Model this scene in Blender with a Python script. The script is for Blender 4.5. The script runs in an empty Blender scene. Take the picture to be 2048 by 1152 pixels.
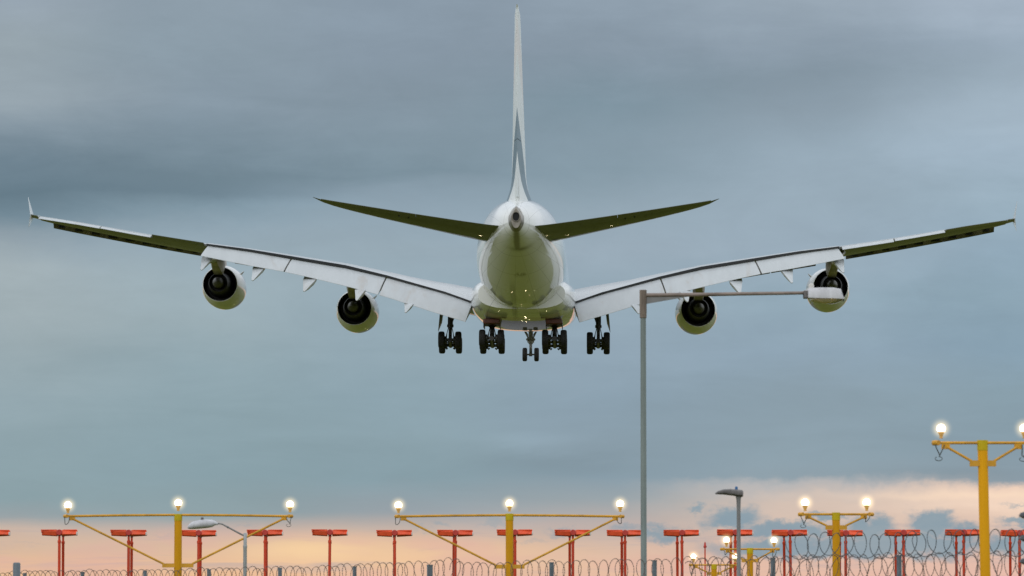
import bpy, bmesh, math, random
from mathutils import Vector, Matrix
random.seed(7)
R = math.radians
scene = bpy.context.scene
COL = scene.collection

# ------------------------------------------------------------------ helpers
def lin(r, g, b):
    f = lambda c: (c/255/12.92) if c/255 <= 0.04045 else ((c/255+0.055)/1.055)**2.4
    return (f(r), f(g), f(b), 1.0)

def tag(o, label=None, cat=None, group=None, kind=None):
    if label: o['label'] = label
    if cat: o['category'] = cat
    if group: o['group'] = group
    if kind: o['kind'] = kind
    return o

def empty(name, loc=(0, 0, 0), rz=0.0, **kw):
    o = bpy.data.objects.new(name, None)
    COL.objects.link(o)
    o.location = loc
    o.rotation_euler = (0, 0, rz)
    o.empty_display_size = 0.3
    return tag(o, **kw)

class MB:
    """collects shapes, builds ONE mesh object"""
    def __init__(s):
        s.v = []; s.f = []; s.m = []
    def add(s, vs, fs, mi=0):
        b = len(s.v)
        s.v += [tuple(p) for p in vs]
        for q in fs:
            s.f.append([b+i for i in q]); s.m.append(mi)
        return b
    def loft(s, rings, mi=0, caps=(True, True), close=True, capmi=None):
        n = len(rings[0]); vs = [p for r in rings for p in r]; fs = []
        for i in range(len(rings)-1):
            for j in range(n if close else n-1):
                k = (j+1) % n
                fs.append((i*n+j, i*n+k, (i+1)*n+k, (i+1)*n+j))
        s.add(vs, fs, mi)
        cm = mi if capmi is None else capmi
        if caps[0]: s.add(rings[0], [tuple(range(n))], cm)
        if caps[1]: s.add(rings[-1], [tuple(reversed(range(n)))], cm)
    def tube(s, path, r, seg=10, mi=0, caps=True):
        path = [Vector(p) for p in path]
        rr = r if isinstance(r, (list, tuple)) else [r]*len(path)
        rings = []
        prev = None
        for i, p in enumerate(path):
            d = (path[min(i+1, len(path)-1)] - path[max(i-1, 0)])
            d.normalize()
            if prev is None:
                u = d.orthogonal().normalized()
                if abs(d.z) < 0.9:
                    u = d.cross(Vector((0, 0, 1))).normalized()
            else:
                u = (prev - d*prev.dot(d)).normalized()
            prev = u
            w = d.cross(u)
            rings.append([p + (u*math.cos(2*math.pi*k/seg) + w*math.sin(2*math.pi*k/seg))*rr[i] for k in range(seg)])
        s.loft(rings, mi, (caps, caps))
    def box(s, c, d, mi=0, M=None):
        vs = [Vector((x*d[0]/2, y*d[1]/2, z*d[2]/2)) for x in (-1, 1) for y in (-1, 1) for z in (-1, 1)]
        if M is not None: vs = [M @ p for p in vs]
        vs = [p + Vector(c) for p in vs]
        s.add(vs, [(0, 1, 3, 2), (4, 6, 7, 5), (0, 4, 5, 1), (2, 3, 7, 6), (0, 2, 6, 4), (1, 5, 7, 3)], mi)
    def lathe(s, o, axis, prof, seg=24, mi=0, caps=(False, False)):
        """prof: (distance along axis, radius)"""
        a = Vector(axis).normalized(); u = a.orthogonal().normalized(); w = a.cross(u)
        o = Vector(o)
        rings = [[o + a*t + (u*math.cos(2*math.pi*k/seg) + w*math.sin(2*math.pi*k/seg))*r for k in range(seg)] for t, r in prof]
        s.loft(rings, mi, caps)
    def build(s, name, mats, parent=None, smooth=35, bevel=0.0):
        me = bpy.data.meshes.new(name)
        me.from_pydata(s.v, [], s.f)
        mats = mats if isinstance(mats, (list, tuple)) else [mats]
        for m in mats: me.materials.append(m)
        me.polygons.foreach_set('material_index', s.m)
        bm = bmesh.new(); bm.from_mesh(me)
        bmesh.ops.remove_doubles(bm, verts=bm.verts, dist=1e-5)
        bmesh.ops.recalc_face_normals(bm, faces=bm.faces)
        bm.to_mesh(me); bm.free()
        if smooth:
            me.polygons.foreach_set('use_smooth', [True]*len(me.polygons))
            me.set_sharp_from_angle(angle=R(smooth))
        o = bpy.data.objects.new(name, me)
        COL.objects.link(o)
        if parent is not None: o.parent = parent
        if bevel:
            b = o.modifiers.new('bevel', 'BEVEL'); b.width = bevel; b.segments = 2; b.limit_method = 'ANGLE'
        return o

# ------------------------------------------------------------------ node helpers
class NT:
    def __init__(s, tree):
        s.t = tree; s.n = tree.nodes; s.l = tree.links
    def new(s, typ, **kw):
        n = s.n.new(typ)
        for k, v in kw.items(): setattr(n, k, v)
        return n
    def put(s, sock, v):
        if hasattr(v, 'is_output') or isinstance(v, bpy.types.NodeSocket): s.l.new(v, sock)
        else: sock.default_value = v
    def m(s, op, a, b=0.0, c=0.0, clamp=False):
        n = s.new('ShaderNodeMath', operation=op, use_clamp=clamp)
        s.put(n.inputs[0], a); s.put(n.inputs[1], b); s.put(n.inputs[2], c)
        return n.outputs[0]
    def add(s, a, b): return s.m('ADD', a, b)
    def sub(s, a, b): return s.m('SUBTRACT', a, b)
    def mul(s, a, b): return s.m('MULTIPLY', a, b)
    def sstep(s, x, lo, hi):
        n = s.new('ShaderNodeMapRange', interpolation_type='SMOOTHSTEP')
        s.put(n.inputs[0], x); s.put(n.inputs[1], lo); s.put(n.inputs[2], hi)
        n.inputs[3].default_value = 0; n.inputs[4].default_value = 1
        return n.outputs[0]
    def xyz(s, x, y, z=0.0):
        n = s.new('ShaderNodeCombineXYZ')
        s.put(n.inputs[0], x); s.put(n.inputs[1], y); s.put(n.inputs[2], z)
        return n.outputs[0]
    def noise(s, vec, scale, detail=4.0, rough=0.55, dist=0.0):
        n = s.new('ShaderNodeTexNoise')
        if vec is not None: s.put(n.inputs['Vector'], vec)
        n.inputs['Scale'].default_value = scale; n.inputs['Detail'].default_value = detail
        n.inputs['Roughness'].default_value = rough; n.inputs['Distortion'].default_value = dist
        return n.outputs['Fac']
    def mix(s, fac, a, b, blend='MIX'):
        n = s.new('ShaderNodeMix', data_type='RGBA', blend_type=blend)
        s.put(n.inputs[0], fac); s.put(n.inputs[6], a); s.put(n.inputs[7], b)
        return n.outputs[2]
    def ramp(s, fac, stops, interp='LINEAR'):
        n = s.new('ShaderNodeValToRGB'); e = n.color_ramp.elements
        n.color_ramp.interpolation = interp
        while len(e) < len(stops): e.new(0.5)
        for k, (p, c) in enumerate(stops):
            e[k].position = p; e[k].color = c
        s.put(n.inputs[0], fac)
        return n.outputs[0]
    def blob(s, a, e, a0, e0, sa, se):
        x = s.m('DIVIDE', s.sub(a, a0), sa); y = s.m('DIVIDE', s.sub(e, e0), se)
        return s.m('POWER', 2.71828, s.mul(s.add(s.mul(x, x), s.mul(y, y)), -1.0))

def mat(name, col, rough=0.5, metal=0.0, coat=0.0, nscale=3.0, namp=0.12, bump=0.0, stretch=(1, 1, 1), spec=0.5, coatr=0.05, blot=None, rvar=0.0):
    """procedural paint / metal: base colour with weathering noise, uneven gloss and optional stains"""
    m = bpy.data.materials.new(name); m.use_nodes = True
    t = NT(m.node_tree); p = t.n['Principled BSDF']
    tc = t.new('ShaderNodeTexCoord')
    mp = t.new('ShaderNodeMapping'); mp.inputs['Scale'].default_value = stretch
    t.l.new(tc.outputs['Object'], mp.inputs['Vector'])
    n1 = t.noise(mp.outputs[0], nscale, 6, 0.6)
    lo = tuple(c*(1-namp*1.4) for c in col[:3]) + (1,)
    hi = tuple(min(1, c*(1+namp)) for c in col[:3]) + (1,)
    c = t.ramp(n1, [(0.3, lo), (0.7, hi)])
    if blot:
        n2 = t.noise(mp.outputs[0], blot[1], 5, 0.65, 0.6)
        c = t.mix(t.mul(t.sstep(n2, 0.56, 0.7), blot[2]), c, blot[0])
    oi = t.new('ShaderNodeObjectInfo')
    hv = t.new('ShaderNodeHueSaturation'); hv.inputs['Saturation'].default_value = 1.0
    t.put(hv.inputs['Value'], t.add(1.0-rvar, t.mul(oi.outputs['Random'], 2*rvar))); t.put(hv.inputs['Color'], c); c = hv.outputs[0]
    t.put(p.inputs['Base Color'], c)
    r = t.add(t.mul(t.sub(n1, 0.5), 0.25), rough)
    t.put(p.inputs['Roughness'], r)
    p.inputs['Metallic'].default_value = metal
    p.inputs['Specular IOR Level'].default_value = spec
    p.inputs['Coat Weight'].default_value = coat
    p.inputs['Coat Roughness'].default_value = coatr
    if bump:
        b = t.new('ShaderNodeBump'); b.inputs['Strength'].default_value = bump; b.inputs['Distance'].default_value = 0.02
        t.put(b.inputs['Height'], t.noise(tc.outputs['Object'], nscale*6, 5, 0.6))
        t.l.new(b.outputs[0], p.inputs['Normal'])
    return m

def emis(name, col, strength):
    m = bpy.data.materials.new(name); m.use_nodes = True
    t = NT(m.node_tree); p = t.n['Principled BSDF']
    p.inputs['Base Color'].default_value = (0.8, 0.75, 0.6, 1)
    p.inputs['Emission Color'].default_value = col
    p.inputs['Emission Strength'].default_value = strength
    return m

# ------------------------------------------------------------------ materials
M_white = mat('white_paint', (0.78, 0.79, 0.79), 0.15, spec=0.0, coatr=0.025, coat=1.0, nscale=0.35, namp=0.05, stretch=(1, 0.15, 1), blot=((0.55, 0.55, 0.52, 1), 0.9, 0.25))
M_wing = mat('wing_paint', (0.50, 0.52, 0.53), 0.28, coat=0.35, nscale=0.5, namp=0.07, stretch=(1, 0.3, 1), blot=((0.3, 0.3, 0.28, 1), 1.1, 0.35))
M_under_shade = mat('underside_shade_grey', (0.16, 0.17, 0.15), 0.3, spec=0.0, coatr=0.03, coat=0.6, nscale=0.5, namp=0.12, stretch=(1, 0.3, 1), blot=((0.07, 0.07, 0.06, 1), 1.1, 0.4))  # wing and tail grey darkened; underside shade is put in the colour
M_flap = mat('flap_paint', (0.50, 0.53, 0.55), 0.4, coat=0.1, nscale=1.3, namp=0.05, stretch=(1, 0.25, 0.35), blot=((0.40, 0.36, 0.32, 1), 0.45, 0.45))
M_cove = mat('dark_cove', (0.012, 0.014, 0.017), 0.6, nscale=2)
M_flapend = mat('flap_end', (0.42, 0.42, 0.42), 0.5, nscale=2)
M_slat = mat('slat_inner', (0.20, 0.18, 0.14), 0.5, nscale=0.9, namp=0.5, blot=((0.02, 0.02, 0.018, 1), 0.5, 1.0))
M_black = mat('nozzle_black', (0.006, 0.007, 0.010), 0.5, spec=0.3, nscale=2, namp=0.3)
M_core = mat('core_metal', (0.012, 0.013, 0.017), 0.5, spec=0.35, metal=0.0, nscale=3)
M_cone = mat('cone_metal', (0.10, 0.10, 0.095), 0.5, metal=0.4, nscale=3)
M_pylon = mat('pylon_grey', (0.40, 0.36, 0.33), 0.45, nscale=1.2, namp=0.3, blot=((0.20, 0.16, 0.13, 1), 1.4, 0.6))
M_apu = mat('bare_titanium', (0.27, 0.25, 0.22), 0.35, metal=0.75, nscale=2.5, namp=0.2)
M_tyre = mat('tyre_rubber', (0.014, 0.014, 0.016), 0.75, nscale=8, namp=0.3)
M_hub = mat('wheel_hub', (0.12, 0.12, 0.12), 0.5, metal=0.4, nscale=6)
M_gear = mat('gear_strut', (0.035, 0.036, 0.036), 0.45, metal=0.2, nscale=5, namp=0.4)
M_gear2 = mat('nose_gear_metal', (0.16, 0.16, 0.14), 0.45, metal=0.2, nscale=5, namp=0.4)
M_bay = mat('gear_bay_red', (0.10, 0.028, 0.02), 0.5, nscale=2, namp=0.4)
M_yellow = mat('yellow_paint', (0.59, 0.275, 0.001), 0.6, spec=0.2, nscale=1.6, namp=0.16, stretch=(1, 1, 0.35), coat=0.0, blot=((0.30, 0.15, 0.02, 1), 2.6, 0.35), bump=0.05)
M_yellow_lit = mat('yellow_paint_lit', (0.76, 0.355, 0.001), 0.6, spec=0.2, nscale=1.6, namp=0.10, stretch=(1, 1, 0.35), blot=((0.55, 0.25, 0.01, 1), 2.0, 0.3), bump=0.05)  # same yellow paint; stronger light on the nearest mast put in the colour
M_lime = mat('yellow_cap', (0.52, 0.38, 0.003), 0.55, spec=0.25, nscale=4)
M_barpaint = mat('ochre_bar', (0.60, 0.30, 0.025), 0.5, spec=0.3, nscale=2.5, namp=0.2, blot=((0.3, 0.15, 0.04, 1), 3.0, 0.5))
M_red = mat('red_paint', rvar=0.10, col=(0.74, 0.088, 0.028), rough=0.5, spec=0.3, nscale=2.2, namp=0.15, coat=0.0, blot=((0.36, 0.06, 0.035, 1), 3.0, 0.5), bump=0.04)
M_redpost = mat('red_post', rvar=0.12, col=(0.56, 0.055, 0.02), rough=0.55, spec=0.25, nscale=2, namp=0.2, stretch=(1, 1, 0.3), blot=((0.3, 0.08, 0.05, 1), 3.0, 0.6))
M_darkred = mat('dark_red', (0.46, 0.05, 0.04), 0.55, spec=0.25, nscale=3)
M_pale = mat('pale_endcap', (0.6, 0.58, 0.55), 0.5, nscale=5)
M_galv = mat('galvanised', (0.165, 0.20, 0.19), 0.55, metal=0.15, nscale=3.5, namp=0.18, stretch=(1, 1, 0.2), blot=((0.095, 0.10, 0.09, 1), 4.5, 0.75), bump=0.08)
M_galv2 = mat('galvanised_light', (0.36, 0.38, 0.39), 0.5, metal=0.15, nscale=3.5, namp=0.15, stretch=(1, 1, 0.3), blot=((0.03, 0.03, 0.03, 1), 3.0, 0.9))
M_brown = mat('weathered_sleeve', (0.20, 0.155, 0.12), 0.6, nscale=6, namp=0.4, stretch=(1, 1, 0.15), blot=((0.1, 0.06, 0.04, 1), 5, 0.7))
M_arm = mat('arm_steel', (0.24, 0.19, 0.165), 0.5, metal=0.2, nscale=2.5, namp=0.25, blot=((0.36, 0.22, 0.18, 1), 1.8, 0.6))
M_head = mat('lamp_housing', (0.52, 0.52, 0.55), 0.5, nscale=5, namp=0.15, stretch=(1, 1, 0.4), blot=((0.25, 0.25, 0.27, 1), 6, 0.5))
M_darkhead = mat('dark_housing', (0.13, 0.12, 0.12), 0.55, nscale=9, namp=0.4)
M_greypole = mat('grey_pole', (0.20, 0.20, 0.20), 0.5, metal=0.2, nscale=3, namp=0.2, stretch=(1, 1, 0.25))
M_blue = mat('blue_cap', (0.02, 0.12, 0.3), 0.35, nscale=5)
M_post = mat('fence_steel', (0.13, 0.16, 0.185), 0.55, metal=0.1, nscale=3, namp=0.2)
M_wire = mat('razor_steel', (0.12, 0.09, 0.08), 0.5, metal=0.3, nscale=2, namp=0.3, blot=((0.16, 0.09, 0.06, 1), 1.2, 0.6))
M_wire2 = mat('razor_steel_blue', (0.075, 0.085, 0.095), 0.5, metal=0.3, nscale=2, namp=0.3)
M_cable = mat('black_cable', (0.05, 0.055, 0.05), 0.5, nscale=8)
M_holder = mat('lamp_holder', (0.55, 0.30, 0.06), 0.45, nscale=6)
M_signal = mat('signal_black', (0.045, 0.05, 0.06), 0.45, nscale=4)
M_bulb = emis('lit_bulb', (1.0, 0.84, 0.56, 1), 5)

def fin_material():
    m = bpy.data.materials.new('fin_livery'); m.use_nodes = True
    t = NT(m.node_tree); p = t.n['Principled BSDF']
    tc = t.new('ShaderNodeTexCoord'); sx = t.new('ShaderNodeSeparateXYZ')
    t.l.new(tc.outputs['Object'], sx.inputs[0])
    x, y, z = sx.outputs
    yte = t.sub(49-66.6, t.mul(t.sub(z, 3.0), 0.352))
    d = t.sub(y, yte)
    pp = t.add(z, t.mul(t.m('POWER', t.m('MAXIMUM', d, 0.0), 0.85), 1.05))
    band = t.mul(t.sstep(pp, 6.75, 6.83), t.sub(1.0, t.sstep(pp, 10.0, 10.08)))
    n = t.noise(tc.outputs['Object'], 0.7, 5)
    white = t.ramp(n, [(0.3, (0.70, 0.74, 0.74, 1)), (0.7, (0.78, 0.80, 0.80, 1))])
    slate = t.ramp(n, [(0.3, (0.05, 0.115, 0.155, 1)), (0.7, (0.065, 0.135, 0.175, 1))])
    pink = t.mul(t.mul(t.sstep(pp, 14.0, 14.2), 0.5), t.sub(1.0, t.sstep(pp, 16.6, 16.9)))
    c = t.mix(pink, white, (0.72, 0.60, 0.55, 1))
    c = t.mix(band, c, slate)
    t.put(p.inputs['Base Color'], c)
    p.inputs['Roughness'].default_value = 0.3; p.inputs['Specular IOR Level'].default_value = 0.25; p.inputs['Coat Weight'].default_value = 0.05
    return m

def fuselage_material():
    """white gloss paint, skin seams, red lettering band forward, brown drain stain under the tail"""
    m = bpy.data.materials.new('fuselage_paint'); m.use_nodes = True
    t = NT(m.node_tree); p = t.n['Principled BSDF']
    tc = t.new('ShaderNodeTexCoord'); sx = t.new('ShaderNodeSeparateXYZ')
    t.l.new(tc.outputs['Object'], sx.inputs[0])
    x, y, z = sx.outputs
    mp = t.new('ShaderNodeMapping'); mp.inputs['Scale'].default_value = (1, 0.12, 1)
    t.l.new(tc.outputs['Object'], mp.inputs['Vector'])
    n = t.noise(mp.outputs[0], 0.5, 6)
    n2 = t.noise(mp.outputs[0], 2.2, 6, 0.65)
    c = t.ramp(n, [(0.3, (0.73, 0.745, 0.75, 1)), (0.7, (0.80, 0.81, 0.81, 1))])
    # circumferential and lengthwise skin joints
    fr = t.m('ABSOLUTE', t.sub(t.m('FRACT', t.m('DIVIDE', t.add(y, 100.0), 4.6)), 0.5))
    seam = t.sub(1.0, t.sstep(fr, 0.004, 0.010))
    ang = t.m('ARCTAN2', x, z)
    fa = t.m('ABSOLUTE', t.sub(t.m('FRACT', t.m('DIVIDE', t.add(ang, 10.0), 0.45)), 0.5))
    seam = t.m('MAXIMUM', seam, t.sub(1.0, t.sstep(fa, 0.006, 0.014)))
    c = t.mix(t.mul(seam, 0.55), c, (0.22, 0.22, 0.22, 1))
    # dirt along the keel of the rear fuselage
    ax_ = t.m('ABSOLUTE', t.add(x, t.mul(t.sub(n2, .5), .25)))
    ks = t.mul(t.sub(1.0, t.sstep(ax_, .10, .34)), t.mul(t.sub(1.0, t.sstep(y, -16.6, -16.0)), t.sub(1.0, t.sstep(z, .3, .6))))
    kp = t.mul(t.blob(x, y, .25, -16.6, .75, .45), t.sub(1.0, t.sstep(z, .1, .5)))
    km = t.mul(t.mul(t.blob(x, y, .1, -10.4, .5, .5), t.sstep(n2, .42, .55)), t.sub(1.0, t.sstep(z, -1, 0)))
    kl = t.mul(t.mul(t.sub(1.0, t.sstep(t.m('ABSOLUTE', t.add(x, .55)), .12, .3)), .5), t.mul(t.sstep(y, -10, -6), t.sub(1.0, t.sstep(z, -3, -2))))
    keel = t.m('MAXIMUM', t.m('MAXIMUM', ks, kp), t.m('MAXIMUM', km, kl))
    c = t.mix(t.mul(keel, 0.75), c, (0.12, 0.10, 0.08, 1))
    streak = t.mul(t.sstep(n2, 0.6, 0.72), t.sub(1.0, t.sstep(z, -2, 0)))
    c = t.mix(t.mul(streak, 0.25), c, (0.35, 0.33, 0.28, 1))
    # red lettering band along the upper side of the forward half
    band = t.mul(t.mul(t.sstep(z, -0.2, 0.2), t.sub(1.0, t.sstep(z, 3.2, 3.5))), t.mul(t.sstep(y, 6, 6.4), t.sub(1.0, t.sstep(y, 33, 33.5))))
    gl = t.noise(tc.outputs['Object'], 0.9, 2)
    c = t.mix(t.mul(band, t.sstep(gl, 0.40, 0.43)), c, (0.40, 0.07, 0.04, 1))
    # red paint low on the belly
    bel = t.mul(t.sub(1.0, t.sstep(z, -4.75, -4.62)), t.mul(t.sub(1.0, t.sstep(t.m('ABSOLUTE', x), 3.1, 3.3)), t.sstep(y, 4, 5)))
    c = t.mix(t.mul(bel, 0.55), c, (0.25, 0.07, 0.04, 1))
    t.put(p.inputs['Base Color'], c)
    t.put(p.inputs['Roughness'], t.add(t.mul(n2, 0.10), 0.09))
    p.inputs['Specular IOR Level'].default_value = 0.0
    p.inputs['Coat Weight'].default_value = 1.0; p.inputs['Coat Roughness'].default_value = 0.028
    return m
M_fin = fin_material()
M_fus = fuselage_material()

# ------------------------------------------------------------------ camera
CAM_H = 1.7
cam = bpy.data.cameras.new('camera'); cam.sensor_width = 36.0; cam.lens = 36*8587/2048
cam.clip_start = 1.0; cam.clip_end = 20000
cam.dof.use_dof = True; cam.dof.focus_distance = 330; cam.dof.aperture_fstop = 5.0
camo = bpy.data.objects.new('camera', cam); COL.objects.link(camo)
camo.location = (0, 0, CAM_H); camo.rotation_euler = (R(90 + 4.488), 0, 0)
scene.camera = camo

# ------------------------------------------------------------------ airliner
AIR = empty('airliner', (0.760, 342.243, 31.171), label='white four-engined double-deck airliner landing with flaps and wheels down', cat='airliner')
AIR.rotation_mode = 'YXZ'; AIR.rotation_euler = (R(1.1), R(0.35), R(-1.25))
def B(X, s, Z): return Vector((X, 49 - s, Z))

def lerp_table(tab, x):
    if x <= tab[0][0]: return tab[0][1:]
    for a, b in zip(tab, tab[1:]):
        if x <= b[0]:
            f = (x-a[0])/(b[0]-a[0])
            return tuple(p + (q-p)*f for p, q in zip(a[1:], b[1:]))
    return tab[-1][1:]

def smooth_table(tab, x):
    """Catmull-Rom through table rows"""
    if x <= tab[0][0]: return tab[0][1:]
    for i in range(len(tab)-1):
        a, b = tab[i], tab[i+1]
        if x <= b[0]:
            p0 = tab[max(i-1, 0)]; p3 = tab[min(i+2, len(tab)-1)]
            h = b[0]-a[0]; f = (x-a[0])/h; out = []
            for k in range(1, len(a)):
                m0 = (b[k]-p0[k])/(b[0]-p0[0]) if b[0] != p0[0] else 0
                m1 = (p3[k]-a[k])/(p3[0]-a[0]) if p3[0] != a[0] else 0
                f2, f3 = f*f, f*f*f
                out.append((2*f3-3*f2+1)*a[k] + (f3-2*f2+f)*h*m0 + (-2*f3+3*f2)*b[k] + (f3-f2)*h*m1)
            return tuple(out)
    return tab[-1][1:]

FUS = [(0.0, -1.15, -1.35, 0.08), (0.6, -0.2, -2.2, 1.0), (2, 0.9, -3.0, 1.9), (4, 2.1, -3.6, 2.6), (7, 3.4, -4.0, 3.2),
       (11, 4.1, -4.2, 3.53), (15, 4.2, -4.21, 3.57), (30, 4.2, -4.21, 3.57), (46, 4.2, -4.2, 3.57), (50, 4.2, -4.02, 3.55), (54, 4.1, -3.4, 3.42),
       (58, 3.86, -2.5, 3.02), (62, 3.5, -1.55, 2.42), (65, 3.16, -0.78, 1.88), (68, 2.62, -0.03, 1.12), (69.2, 2.36, 0.3, 0.72), (69.6, 2.28, 0.42, 0.55)]
def fus_ring(s, n=64):
    top, bot, hw = smooth_table(FUS, s)
    zm = (top+bot)/2 - 0.06*(top-bot); out = []
    for k in range(n):
        a = 2*math.pi*k/n; sn, c = math.sin(a), math.cos(a)
        e = 2/2.12
        x = hw*math.copysign(abs(sn)**e, sn)
        z = zm + ((top-zm) if c > 0 else (zm-bot))*math.copysign(abs(c)**e, c)
        out.append(B(x, s, z))
    return out
mb = MB()
ss = [0, .2, .6, 1.2, 2, 3, 4, 5.5, 7, 9, 11, 13, 15] + list(range(18, 46, 3)) + [46 + .8*i for i in range(30)]
ss = [s for s in ss if s < 69.3] + [69.6]
mb.loft([fus_ring(s) for s in ss])
fus = mb.build('fuselage', M_fus, AIR)

# belly fairing round the wing roots
FAIR = [(16, 2.6, -3.4, -1.9), (18.5, 3.55, -4.3, -1.4), (22, 4.15, -4.75, -1.2), (27, 4.35, -4.98, -1.1), (34, 4.40, -5.05, -1.0), (39, 4.36, -5.02, -1.1), (42, 4.25, -4.92, -1.2),
        (44.5, 4.05, -4.72, -1.4), (46.5, 3.75, -4.45, -1.7), (48.2, 3.3, -4.0, -2.0)]
mb = MB(); rings = []
s = 16.0
while s <= 48.2:
    hw, bot, top = smooth_table(FAIR, s)
    zc = -3.0 if bot < -4 else (bot+top)/2; ring = []
    for k in range(48):
        a = 2*math.pi*k/48; sn, c = math.sin(a), math.cos(a)
        e = 2/2.7
        ring.append(B(hw*math.copysign(abs(sn)**e, sn), s, zc + ((top-zc) if c > 0 else (zc-bot))*math.copysign(abs(c)**e, c)))
    rings.append(ring); s += .7
mb.loft(rings)
fair = mb.build('belly_fairing', M_fus, AIR)

# tail cone end: bare metal auxiliary power exhaust
mb = MB(); rings = []
for s, top, bot, hw in [(69.55, 2.36, 0.38, 0.60), (69.9, 2.30, 0.48, 0.50), (70.3, 2.22, 0.57, 0.42), (70.42, 2.1, 0.64, 0.37)]:
    ring = []
    zm = 1.35
    for k in range(28):
        a = 2*math.pi*k/28; sn, c = math.sin(a), math.cos(a)
        wz = hw*(1.0 if c < 0.25 else 1-0.55*((c-0.25)/0.75))
        ring.append(B(wz*sn, s, zm + ((top-zm) if c > 0 else (zm-bot))*c))
    rings.append(ring)
mb.loft(rings, caps=(True, True))
apu = mb.build('tail_cone', M_apu, AIR)
mb = MB()
def oval(s_, k, z0=1.52):
    return [B(.245*k*math.sin(a), s_, z0 + (.30*k if math.cos(a) > 0 else .36*k)*math.copysign(abs(math.cos(a))**.75, math.cos(a))) for a in [2*math.pi*i/24 for i in range(24)]]
mb.loft([oval(70.40, 1.16), oval(70.62, 1.10)], 1, (False, False))
mb.loft([oval(70.62, 1.10), oval(70.62, 1.0)], 1, (False, False))
mb.loft([oval(70.62, 1.0), oval(70.46, .95)], 0, (False, True))
mb.build('exhaust_port', [M_black, M_apu], apu)

# ---- airfoil sections
NP = [0, .015, .05, .1, .18, .28, .4, .52, .64, .76, .88, 1.0]
def yt(x): return 5*(0.2969*math.sqrt(x) - 0.126*x - 0.3516*x*x + 0.2843*x**3 - 0.1036*x**4)
def section(le, te, t, bt, mk, up=0.55, camber=0.0):
    """le,te = (s,z); returns ring te-upper .. le .. te-lower; mk(s,z)->Vector"""
    u, l = [], []
    for x in NP:
        s = le[0] + (te[0]-le[0])*x; zc = le[1] + (te[1]-le[1])*x + camber*math.sin(math.pi*x)
        u.append(mk(s, zc + t*2*up*yt(x)*(1-0.0) + bt*0.0*x))
        l.append(mk(s, zc - t*2*(1-up)*yt(x) - bt*x))
    return list(reversed(u)) + l[1:]

WING = [  # X, sLE, zLE, sTE, zTE(upper edge), thickness, blunt
    (2.2, 19.5, -2.75, 41.0, -3.95, 2.5, .30), (4.1, 20.9, -2.45, 41.0, -3.27, 2.35, .13), (6.4, 22.5, -2.12, 41.0, -2.46, 2.05, .13), (8.75, 24.3, -1.72, 41.0, -1.81, 1.75, .14),
    (11.1, 26.0, -1.22, 41.2, -1.16, 1.5, .17), (14.5, 28.5, -.55, 41.6, -.36, 1.25, .22), (18.8, 31.6, .10, 43.0, .26, 1.05, .20), (22.4, 34.3, .58, 44.3, .76, .9, .15), (25.6, 36.6, .98, 45.35, 1.10, .78, .10)]
WING_OUT = [(25.7, 36.7, 1.00, 45.4, 1.12, .78, .10), (30.5, 40.0, 1.66, 47.1, 1.78, .62, .09), (35.5, 43.4, 2.42, 48.65, 2.58, .48, .08), (38.2, 45.5, 2.86, 49.3, 2.95, .34, .06), (39.3, 47.3, 3.03, 49.6, 3.10, .2, .05)]

def slab(mb, pts, thick, mi=0, capmi=None):
    """panel between spanwise stations: pts = list of (X, (s,z) front-upper, (s,z) rear); rounded nose, tapered tail"""
    rings = []
    for X, fr, re, sg in pts:
        ring = []
        N = 7
        for i in range(N+1):
            f = i/N
            s = re[0] + (fr[0]-re[0])*f; z = re[1] + (fr[1]-re[1])*f
            ring.append((s, z + 0.10*thick*6*f*(1-f)*0.6))
        for i in range(1, N):
            f = 1 - i/N
            s = re[0] + (fr[0]-re[0])*f; z = re[1] + (fr[1]-re[1])*f
            ring.append((s, z - 0.03 - thick*f*(1.15-0.15*f) * (1 if i > 1 else 0.8)))
        ring.append((re[0], re[1]-0.035))
        rings.append([B(sg*X, s, z) for s, z in ring])
    mb.loft(rings, mi, (True, True), capmi=capmi)

FLAPTE = [(4.57, 44.0, -5.07), (7.46, 44.0, -4.21), (11.59, 44.0, -2.92), (15.5, 44.3, -1.94), (19.25, 45.0, -1.13), (22.3, 45.8, -.63), (25.97, 46.5, .06)]

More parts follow.
